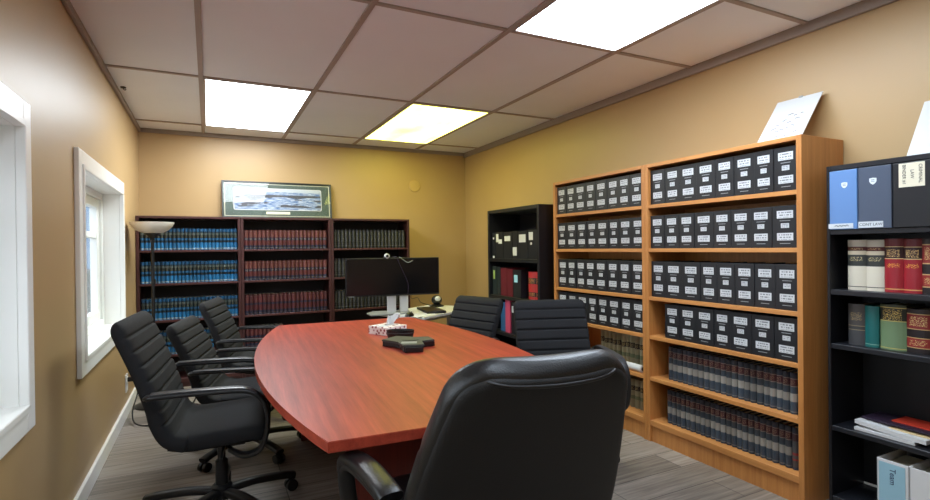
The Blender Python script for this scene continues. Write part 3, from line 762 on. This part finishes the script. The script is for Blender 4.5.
bm = B(); box(bm, -.05, .05, -.035, .035, 0, .05, .006, 2); obj('brick', bm, 'device_black', t)
bm = B(); tube(bm, [(.05, 0, .02), (.09, .02, .008), (.16, .1, .006), (.2, .2, .006)], .005, 8, smooth=6); obj('lead', bm, 'device_black', t, 1)
t = thing('ceiling_hook', 'tiny dark hook in the ceiling tile near the left wall', 'hook', (.055, -1.37, H))
bm = B(); lathe(bm, [(.004, .006), (.018, .004), (.016, -.004), (.006, -.006)], 0, 0, 16); obj('base', bm, 'steel_column', t, .6)
bm = B(); tube(bm, [(0, 0, -.005), (.004, 0, -.014), (.012, 0, -.016), (.016, 0, -.008)], .003, 8, smooth=4); obj('hook', bm, 'steel_column', t, 1)

# ------------------------------------------------------------------ floor lamp
t = thing('floor_lamp', 'black torchiere floor lamp with white bowl shade before the blue books', 'lamp', (.172, -.85, 0)); t.scale = (1, 1, .986)
bm = B(); lathe(bm, [(.02, 0), (.135, 0), (.14, .012), (.12, .022), (.02, .032)], n=32); obj('base', bm, 'lamp_black', t, .6)
bm = B(); lathe(bm, [(.012, .025), (.012, 1.33), (.016, 1.33), (.016, 1.345), (.012, 1.35)], n=16); obj('pole', bm, 'lamp_black', t, .6)
bm = B(); lathe(bm, [(.012, 1.345), (.02, 1.352), (.055, 1.385), (.06, 1.392), (.02, 1.394)], n=24); obj('cup', bm, 'lamp_black', t, .6)
bm = B(); lathe(bm, [(.03, 1.388), (.07, 1.392), (.115, 1.415), (.142, 1.445), (.154, 1.47), (.156, 1.478), (.152, 1.478), (.138, 1.447), (.11, 1.420), (.03, 1.398)], n=40); obj('lamp_shade', bm, 'shade_glass', t, .8)
bm = B(); lathe(bm, [(.02, 1.395), (.028, 1.41), (.03, 1.44), (.02, 1.455)], n=16); obj('bulb', bm, 'white_plastic', t, .8)
bm = B(); box(bm, .011, .022, -.008, .008, .98, 1.02, .002, 1); obj('switch', bm, 'lamp_black', t)

# ------------------------------------------------------------------ corner desk and what stands on it
DK = (2.24, -1.47); DA = math.radians(30.5); DZ = .628
t = thing('computer_desk', 'white-topped desk standing behind the far end of the conference table', 'desk', (DK[0], DK[1], 0), DA)
bm = B(); box(bm, 0, .86, 0, .56, DZ - .022, DZ, .003, 2); obj('desk_top', bm, 'desk_white', t)
for x in (.05, .78):
    bm = B(); box(bm, x, x + .05, .24, .32, .03, DZ - .022, .003, 1); obj('leg', bm, 'grey_plastic', t)
    bm = B(); box(bm, x - .005, x + .055, .04, .52, 0, .03, .005, 1); obj('foot', bm, 'grey_plastic', t)
bm = B(); box(bm, .1, .78, .26, .29, DZ - .10, DZ - .022); obj('crossbar', bm, 'grey_plastic', t)
# monitor with twin white uprights
mx, my, mr = 2.08, -1.06, math.radians(-7)
t = thing('monitor', 'wide black computer monitor on twin white uprights', 'monitor', (mx, my, DZ + .0005), mr)
bm = B(); rr = [(-.21, -.13), (-.08, -.14), (.16, -.10), (.18, .12), (-.15, .14), (-.23, .02)]; prism(bm, rr, 0, .012, bev=.003); obj('base_plate', bm, 'grey_plastic', t)
for x in (-.04, .075):
    bm = B(); box(bm, x, x + .078, -.02, .02, .012, .36, .004, 2); obj('upright', bm, 'white_plastic', t)
bm = B(); box(bm, -.42, .445, -.052, -.02, .165, .512, .006, 2); obj('casing', bm, 'monitor_shell', t)
bm = B(); box(bm, -.412, .437, -.0535, -.050, .180, .506); obj('screen', bm, 'screen_glass', t)
bm = B(); box(bm, -.395, -.345, -.0545, -.0515, .169, .174); obj('badge', bm, 'grey_plastic', t)
bm = B(); box(bm, -.1, .12, -.02, .03, .3, .42, .005, 1); obj('mount', bm, 'monitor_shell', t)
c, s = math.cos(mr), math.sin(mr)
def mpt(x, y, z): return (mx + c * x - s * y, my + s * x + c * y, DZ + z)
t = thing('webcam', 'small round webcam clipped to the top of the monitor', 'webcam', mpt(-.045, -.036, .5125), mr)
bm = B(); box(bm, -.03, .03, -.018, .018, 0, .008, .002, 1); obj('clip', bm, 'device_black', t)
bm = B(); lathe(bm, [(.006, -.022), (.020, -.021), (.023, -.014), (.023, .012), (.012, .016)], 0, .018, 20, axis='y'); bm.verts.ensure_lookup_table(); obj('housing', bm, 'white_plastic', t, .6)
bm = B(); lathe(bm, [(.003, -.026), (.012, -.0255), (.014, -.018)], 0, .018, 16, axis='y'); obj('lens', bm, 'device_black', t, .6)
t = thing('screen_line', 'thin dark cable draped down across the monitor screen', 'cable', mpt(.0, -.0535, .52), mr)  # thin curved tubes laid just in front of the screen
bm = B(); tube(bm, [(.01, .02, .0), (.04, -.004, -.002), (.06, -.006, -.05), (.10, -.006, -.14), (.135, -.006, -.22), (.145, -.006, -.27), (.14, -.005, -.34)], .0032, 6, smooth=8); obj('cable', bm, 'folder_dark', t, 1)
bm = B(); tube(bm, [(.07, .012, .0), (.08, -.006, -.01), (.12, -.007, -.04), (.15, -.007, -.05), (.19, -.007, -.035)], .003, 6, smooth=8); obj('loop', bm, 'grey_plastic', t, 1)
# laptop, mouse, papers, headset
def dpt(x, y): return (DK[0] + math.cos(DA) * x - math.sin(DA) * y, DK[1] + math.sin(DA) * x + math.cos(DA) * y)
p = (2.455, -1.10)
t = thing('laptop', 'closed dark laptop lying on the white desk', 'laptop', (p[0], p[1], DZ + .0035), math.radians(-97))
bm = B(); box(bm, -.20, .20, -.09, .09, 0, .010, .003, 2); obj('base', bm, 'device_black', t)
bm = B(); box(bm, -.20, .20, -.09, .09, .011, .019, .003, 2); obj('lid', bm, 'monitor_shell', t)
p = dpt(.03, .30)
t = thing('computer_mouse', 'black computer mouse beside the monitor uprights', 'mouse', (p[0] + .03, p[1] - .16, DZ + .003), .6)
bm = B(); bmesh.ops.create_uvsphere(bm, u_segments=16, v_segments=10, radius=1)
for v_ in bm.verts: v_.co = Vector((v_.co.x * .055, v_.co.y * .034, max(v_.co.z, 0) * .036))
obj('body', bm, 'device_black', t, 1)
bm = B(); lathe(bm, [(.006, -.003), (.009, -.002), (.009, .002), (.006, .003)], .032, .03, 10, axis='y'); obj('wheel', bm, 'grey_plastic', t)
p = dpt(.09, .07)
o = obj('loose_paper', (lambda b_: (box(b_, -.14, .14, -.05, .06, 0, .002), b_)[1])(B()), 'paper'); o.location = (p[0], p[1], DZ + .001); o.rotation_euler = (0, 0, DA - .1); tag(o, 'white paper at the front edge of the computer desk', 'paper')
p = (2.66, -.76)
t = thing('desk_webcam', 'black ball-shaped device with a white face behind the laptop', 'device', (p[0], p[1], DZ + .001), DA - .3)
bm = B(); lathe(bm, [(.03, 0), (.07, 0), (.075, .01), (.05, .02), (.02, .026)], n=24); obj('base', bm, 'device_black', t, .7)
bm = B(); bmesh.ops.create_uvsphere(bm, u_segments=20, v_segments=12, radius=.055)
for v_ in bm.verts: v_.co.z = v_.co.z * .9 + .066
obj('body', bm, 'device_black', t, 1)
bm = B(); bmesh.ops.create_uvsphere(bm, u_segments=16, v_segments=10, radius=.033)
for v_ in bm.verts: v_.co = Vector((v_.co.x - .015, v_.co.y * .7 - .04, v_.co.z * .8 + .082))
obj('face', bm, 'white_plastic', t, 1)
t = thing('wall_wire', 'dark wire trailing up the back wall behind the desk', 'cord', (2.62, -.78, DZ))
bm = B(); tube(bm, [(.0, 0, .006), (-.06, .2, .03), (-.02, .4, .06), (-.02, .6, .04), (.02, .7, .10)], .004, 6, smooth=8); obj('wire', bm, 'device_black', t, 1)

# ------------------------------------------------------------------ conference table
TC, TA, TL, TW, TB, TZ = (1.397, -3.055), -.062, 2.385, .934, .172, .70
t = thing('conference_table', 'long cherry boat-shaped conference table in the middle of the room', 'table', (TC[0], TC[1], 0), TA)
pts = []
n = 28
for i in range(n + 1):
    a = -.5 + i / n; pts.append((TW / 2 + TB * (1 - 4 * a * a), a * TL))
for i in range(n + 1):
    a = .5 - i / n; pts.append((-(TW / 2 + TB * (1 - 4 * a * a)), a * TL))
bm = B(); prism(bm, pts, TZ - .032, TZ, bev=.002); obj('tabletop', bm, 'cherry_top', t)
for y in (-.86, .82):
    bm = B(); box(bm, -.36, .36, y, y + .03, 0, TZ - .032, .002, 1); obj('pedestal', bm, 'cherry_panel', t)
bm = B(); box(bm, -.03, .03, -.83, .82, .12, TZ - .032, .002, 1); obj('modesty_panel', bm, 'cherry_panel', t)

# tissue box
t = thing('tissue_box', 'white and red patterned tissue box with tissue pulled up on the table', 'tissue box', (1.565, -2.545, TZ + .0005), math.radians(28))
bm = B(); box(bm, -.082, .082, -.085, .085, 0, .05, .002, 1); obj('carton', bm, 'carton_print', t)
bm = B(); rng = random.Random(5)
rows_ = []
for j in range(9):
    z = .044 + .062 * j / 8; wv = .028 + .022 * (j / 8) ** .8
    rows_.append([(x_ * wv + .085 * (j / 8) ** 1.4, .018 * math.sin(x_ * 3.1 + j * .5) + .012 * j / 8, z + .012 * math.sin(x_ * 5 + j)) for x_ in [-1 + 2 * k / 10 for k in range(11)]])
R_ = [[(x_, y_ - .002, z_) for x_, y_, z_ in r] + [(x_, y_ + .002, z_) for x_, y_, z_ in reversed(r)] for r in rows_]
rings(bm, R_); obj('tissue', bm, 'paper', t, 1.2)
bm = B(); box(bm, -.07, .07, -.022, .022, .0495, .0515); obj('opening', bm, 'paper', t)
# black oval tray tilted behind the conference phone
t = thing('oval_tray', 'small black oval tray standing between tissue box and conference phone', 'tray', (1.567, -2.775, TZ + .0005), math.radians(-26))
bm = B(); R_ = []
for k, (s_, z_) in enumerate(((.80, 0), (.88, .004), (.95, .026), (1.0, .052), (.96, .052), (.90, .026), (.80, .008), (.3, .006))):
    R_.append([(.082 * s_ * math.cos(2 * PI * i / 32), .045 * s_ * math.sin(2 * PI * i / 32), z_) for i in range(32)])
rings(bm, R_); obj('bowl', bm, 'device_black', t, .7)
bm = B(); tube(bm, [(.0805 * math.cos(a), .0445 * math.sin(a), .036) for a in [PI * (1 + i / 20) for i in range(21)]], .0022, 6); obj('band', bm, 'device_grey', t, 1)
# conference phone: three-armed low grey body
t = thing('conference_phone', 'grey three-armed conference phone with black feet on the table', 'phone', (1.535, -3.03, TZ + .0005), math.radians(-24))
arms = [(math.radians(-80), .16, .055), (math.radians(20), .12, .05), (math.radians(150), .14, .065)]
def star(k, wk=1.0):
    P = []
    for a, L, hw_ in arms:
        d = Vector((math.cos(a), math.sin(a))); q = Vector((-d.y, d.x))
        for sd, l in ((-1, L), (1, L)): 
            if sd == -1: P.append(d * (L * .35) * k - q * hw_ * 1.25 * wk)
            P.append(d * L * k + q * hw_ * sd * wk)
            if sd == 1: P.append(d * (L * .35) * k + q * hw_ * 1.25 * wk)
    return [(p_.x, p_.y) for p_ in sorted(P, key=lambda v2: math.atan2(v2.y, v2.x))]
bm = B(); prism(bm, star(.97, .9), .004, .026); obj('underside', bm, 'device_black', t)
bm = B(); prism(bm, star(1.0), .026, .038, bev=.003); obj('body', bm, 'device_grey', t)
for a, L, hw_ in arms:
    bm = B(); d = Vector((math.cos(a), math.sin(a), 0)); q = Vector((-d.y, d.x, 0)); P = [d * (L * .8) + q * hw_ * .8, d * (L * .8) - q * hw_ * .8, d * (L * 1.03) - q * hw_ * .8, d * (L * 1.03) + q * hw_ * .8]
    prism(bm, [(p_.x, p_.y) for p_ in P], 0, .024); obj('foot', bm, 'device_black', t)
bm = B(); box(bm, -.04, .04, -.12, -.07, .0375, .0395, .0005, 1); obj('keypad', bm, 'grey_plastic', t)
bm = B(); lathe(bm, [(.01, .0375), (.045, .0375), (.05, .041), (.03, .044)], n=28); obj('speaker_grille', bm, 'device_grey', t, .5)
bm = B(); box(bm, -.045, .045, -.176, -.166, .002, .027, .002, 1); b_ = obj('front_bar', bm, 'device_black', t); b_.rotation_euler = (0, 0, math.radians(10))

# ------------------------------------------------------------------ side chairs (local +X is forward)
def loft(bm, stations, e=4.0, n=36, curv=0.0):
    R = []
    for (c_, nrm, hw_, tf, tb) in stations:
        ring = []
        for k in range(n):
            a = 2 * PI * k / n; ca, sa = math.cos(a), math.sin(a)
            y = hw_ * math.copysign(abs(ca) ** (2 / e), ca); q = math.copysign(abs(sa) ** (2 / e), sa) * (tf if sa > 0 else tb)
            q += curv * (y / max(hw_, .01)) ** 2 * min(1, hw_ / .2)
            ring.append((c_[0] + nrm[0] * q, y, c_[1] + nrm[1] * q))
        R.append(ring)
    rings(bm, R)
def path_stations(P, n, hw, tf, tb, ribs=(), depth=.011, rw=.0055, endr=(.03, .03), endw=.04, endb=None):
    """P: (x,z) control points, n samples per span; hw,tf,tb functions of u in 0..1"""
    S = spline([(x_, 0, z_) for x_, z_ in P], n); L = [0]
    for a, b in zip(S[:-1], S[1:]): L.append(L[-1] + (b - a).length)
    T = L[-1]; out = []
    m = max(40, int(T / .005))
    for k in range(m + 1):
        s = T * k / m
        i = max(j for j in range(len(L)) if L[j] <= s + 1e-9); i = min(i, len(S) - 2)
        f_ = (s - L[i]) / max(L[i + 1] - L[i], 1e-9); p_ = S[i].lerp(S[i + 1], f_)
        i0, i1 = max(i - 2, 0), min(i + 3, len(S) - 1); d = (S[i1] - S[i0]).normalized(); nr = (d.z, -d.x)   # front side normal
        u = s / T
        ee = 1.0
        for dist, r_ in ((s, endr[0]), (T - s, endr[1])):
            if r_ and dist < r_: ee = min(ee, math.sqrt(max(1 - ((r_ - dist) / r_) ** 2, .0)))
        eb = ee if not endb or T - s >= endr[1] else (math.sqrt(max(1 - ((endb - (T - s)) / endb) ** 2, 0)) if T - s < endb else 1.0)
        cut = sum(depth * math.exp(-((s - g) / rw) ** 2) for g in ribs)
        t_f, t_b = tf(u), tb(u)
        out.append(((p_.x, p_.z), nr, hw(u) - (1 - ee) * min(endw, hw(u) * .45), max((t_f - cut) * ee, .001), max(t_b * eb, .001)))
    return out, T
def make_chair():
    t = thing('office_chair', 'x', 'chair')
    # backrest: rises from the seat with horizontal ribs
    P = [(-.10, .405), (-.175, .432), (-.215, .50), (-.235, .58), (-.282, .72), (-.34, .86), (-.365, .925)]
    lerp = lambda a, b, u: a + (b - a) * u
    st, T = path_stations(P, 8, lambda u: .262, lambda u: lerp(.045, .036, u), lambda u: lerp(.04, .032, u), ribs=[.155 + .064 * i for i in range(7)], endr=(.02, .05))
    bm = B(); loft(bm, st, 5.0); obj('backrest', bm, 'chair_fabric', t, 1.2)
    P = [(-.175, .425), (-.10, .412), (.03, .418), (.15, .424), (.215, .405)]
    st, T = path_stations(P, 8, lambda u: .25 - .0 * u, lambda u: .0, lambda u: .0, endr=(.0, .0))
    st2 = []
    for k, (c_, nr, hw_, _, _) in enumerate(st):
        u = k / (len(st) - 1); ee = min(1, math.sqrt(max(1 - ((u - .88) / .12) ** 2, 0)) if u > .88 else 1)
        st2.append((c_, (-nr[0], -nr[1]) if nr[1] < 0 else nr, hw_ - (1 - ee) * .05, .045 * max(ee, .05), .052 * max(ee, .05)))
    bm = B(); loft(bm, st2, 4.0); obj('seat', bm, 'chair_fabric', t, 1.2)
    for s_ in (-1, 1):
        bm = B(); y = .315 * s_
        flatbar(bm, [(-.245, y * .86, .620), (-.235, y, .634), (-.14, y, .637), (.02, y, .635), (.12, y, .629), (.175, y, .60), (.205, y, .54), (.205, y, .45), (.175, y * .97, .375), (.11, y * .85, .345), (.04, y * .5, .345)], (0, 1, 0), .052, .02)
        a = obj('armrest', bm, 'chair_plastic', t, .9)
        bm = B(); flatbar(bm, [(-.225, y, .6465), (-.14, y, .649), (.02, y, .647), (.12, y, .640), (.165, y, .618)], (0, 1, 0), .046, .008); obj('arm_pad', bm, 'arm_polished', a, .9)
    bm = B(); box(bm, -.11, .11, -.09, .09, .325, .365, .01, 2); obj('tilt_mechanism', bm, 'chair_plastic', t)
    bm = B(); tube(bm, [(.02, -.06, .345), (.02, -.2, .335), (.02, -.25, .33)], .007, 8); obj('lever', bm, 'chair_plastic', t, 1)
    bm = B(); lathe(bm, [(.028, .12), (.028, .24), (.024, .245), (.017, .25), (.017, .335)], n=20); obj('gas_column', bm, 'steel_column', t, .6)
    bm = B(); lathe(bm, [(.03, .065), (.044, .07), (.046, .125), (.034, .135)], n=24); hub = obj('hub', bm, 'chair_plastic', t, .6)
    for k in range(5):
        a = math.radians(20 + 72 * k); ca, sa = math.cos(a), math.sin(a)
        bm = B(); flatbar(bm, [(ca * .03, sa * .03, .10), (ca * .15, sa * .15, .102), (ca * .28, sa * .28, .088), (ca * .345, sa * .345, .074)], (-sa, ca, 0), .05, .034, e=3)
        leg = obj('leg', bm, 'chair_plastic', t, .9)
        bm = B()
        c0 = Vector((ca * .33, sa * .33, 0)); q = Vector((-sa, ca, 0))
        for off in (-.016, .016):
            R = []
            for rr_, o2 in ((.012, -.011), (.027, -.010), (.029, -.004), (.029, .004), (.027, .010), (.012, .011)):
                R.append([c0 + q * (off + o2) + Vector((ca, sa, 0)) * (rr_ * math.cos(2 * PI * i / 18)) + Vector((0, 0, 1)) * (.030 + rr_ * math.sin(2 * PI * i / 18)) for i in range(18)])
            rings(bm, R)
        tube(bm, [c0 + Vector((0, 0, .03)), c0 + Vector((0, 0, .078))], .01, 8)
        obj('caster', bm, 'caster_plastic', leg, .7)
    return t
CH = 'black ribbed office chairs at the table'
c0 = make_chair(); c0['group'] = CH
def put(o, x, y, rz, sz=1.0, label=None):
    o.location = (x, y, 0); o.rotation_euler = (0, 0, rz); o.scale = (1, 1, sz)
    if label: o['label'] = label
put(c0, .615, -2.96, math.radians(-6), 1.015, 'black ribbed office chair nearest on the left side, beside the window wall')
c = dup(c0, 'black ribbed office chair, middle of the three on the left side, set lower', CH); put(c, .775, -2.20, math.radians(-12), .88)
c = dup(c0, 'black ribbed office chair farthest on the left side, before the bookcases', CH); put(c, .93, -1.42, math.radians(-14), .93)
c = dup(c0, 'black ribbed office chair at the right, nearest the oak bookcases and facing the viewer', CH); put(c, 2.345, -3.31, math.radians(-110), .97); c.scale = (.93, .855, .97)
c = dup(c0, 'black ribbed office chair at the far right of the table, before the black bookcase', CH); put(c, 2.03, -2.36, math.radians(-162), .93); c.scale.y = .88

# ------------------------------------------------------------------ leather executive chair in the foreground (local +X forward)
t = thing('executive_chair', 'large black leather office chair with its back to the viewer in the foreground', 'chair', (1.272, -4.355, 0), math.radians(82))
P = [(-.14, .44), (-.185, .52), (-.235, .64), (-.30, .78), (-.365, .91), (-.41, .99)]
def hwb(u): 
    return .290 - .03 * u - (.0 if u < .3 else .065 * ((u - .3) / .7) ** 1.5)
st, T = path_stations(P, 10, hwb, lambda u: .062, lambda u: .04, ribs=[.2, .36], depth=.012, rw=.012, endr=(.05, .10), endw=.095, endb=.03)
bm = B(); loft(bm, st, 3.4, 48, .02); obj('backrest', bm, 'leather', t, 1.3)
PP = P[:-1] + [(-.404, .98)]
st, T = path_stations(PP, 10, lambda u: hwb(u * .99) - .008, lambda u: .0, lambda u: .046, endr=(.05, .08), endw=.085, endb=.012)
bm = B(); loft(bm, [(c_, n_, h_, .0, tb) for c_, n_, h_, tf, tb in st], 5.0, 48, .02); obj('back_panel', bm, 'leather_panel', t, 1.3)
# piping around the rear panel
pp = []
m = len(st) - 4
def pip(k, f_):
    c_, n_, h_, tf, tb = st[k]; q = -(tb + .001) * max(1 - abs(f_) ** 5, 0) ** .2 + .02 * f_ * f_
    return (c_[0] + n_[0] * q, h_ * f_, c_[1] + n_[1] * q)
for k in range(0, m, 3): pp.append(pip(k, 1.0))
for k in range(1, 24): pp.append(pip(m, 1 - 2 * k / 24))
for k in reversed(range(0, m, 3)): pp.append(pip(k, -1.0))
bm = B(); tube(bm, pp, .004, 8); obj('piping', bm, 'piping', t, 1)
P = [(-.24, .43), (-.1, .435), (.1, .445), (.25, .44), (.31, .41)]
st, T = path_stations(P, 8, lambda u: .28, lambda u: 0, lambda u: 0, endr=(0, 0)); st2 = []
for k, (c_, nr, hw_, _, _) in enumerate(st):
    u = k / (len(st) - 1); ee = math.sqrt(max(1 - ((u - .85) / .15) ** 2, 0)) if u > .85 else 1
    st2.append((c_, (-nr[0], -nr[1]) if nr[1] < 0 else nr, hw_ - (1 - ee) * .06, .065 * max(ee, .05), .06 * max(ee, .05)))
bm = B(); loft(bm, st2, 4.0); obj('seat', bm, 'leather', t, 1.2)
for s_ in (-1, 1):
    y, yf = .305 * s_, .36 * s_
    bm = B(); flatbar(bm, [(-.10, y, .615), (.02, (y + yf) / 2, .618), (.13, yf, .610), (.185, yf * 1.03, .575), (.20, yf * 1.02, .50), (.185, yf * .97, .42), (.15, yf * .85, .38), (.08, y * .8, .365)], (0, 1, 0), .05, .034, e=3)
    a = obj('armrest', bm, 'chair_plastic', t, .9)
    bm = B(); flatbar(bm, [(-.135, y * .97, .622), (-.10, y, .632), (.02, (y + yf) / 2, .64), (.12, yf, .632), (.17, yf * 1.02, .608), (.195, yf * 1.02, .57)], (.3, s_ * -1, 0), .066, .036, e=2.8); obj('arm_pad', bm, 'leather', a, .9)
bm = B(); box(bm, -.13, .13, -.1, .1, .33, .38, .01, 2); obj('tilt_mechanism', bm, 'chair_plastic', t)
bm = B(); flatbar(bm, [(-.1, 0, .355), (-.24, 0, .36), (-.285, 0, .42), (-.29, 0, .55)], (0, 1, 0), .08, .012); obj('back_bracket', bm, 'chair_plastic', t, .9)
bm = B(); lathe(bm, [(.03, .12), (.03, .24), (.026, .245), (.018, .25), (.018, .34)], n=20); obj('gas_column', bm, 'steel_column', t, .6)
bm = B(); lathe(bm, [(.03, .065), (.046, .07), (.048, .125), (.036, .135)], n=24); obj('hub', bm, 'chair_plastic', t, .6)
for k in range(5):
    a = math.radians(36 + 72 * k); ca, sa = math.cos(a), math.sin(a)
    bm = B(); flatbar(bm, [(ca * .03, sa * .03, .10), (ca * .15, sa * .15, .102), (ca * .28, sa * .28, .088), (ca * .35, sa * .35, .074)], (-sa, ca, 0), .05, .034, e=3)
    leg = obj('leg', bm, 'chair_plastic', t, .9)
    bm = B(); c0_ = Vector((ca * .335, sa * .335, 0)); q = Vector((-sa, ca, 0))
    for off in (-.016, .016):
        R = []
        for rr_, o2 in ((.012, -.011), (.027, -.010), (.029, -.004), (.029, .004), (.027, .010), (.012, .011)):
            R.append([c0_ + q * (off + o2) + Vector((ca, sa, 0)) * (rr_ * math.cos(2 * PI * i / 18)) + Vector((0, 0, 1)) * (.030 + rr_ * math.sin(2 * PI * i / 18)) for i in range(18)])
        rings(bm, R)
    tube(bm, [c0_ + Vector((0, 0, .03)), c0_ + Vector((0, 0, .078))], .01, 8)
    obj('caster', bm, 'caster_plastic', leg, .7)
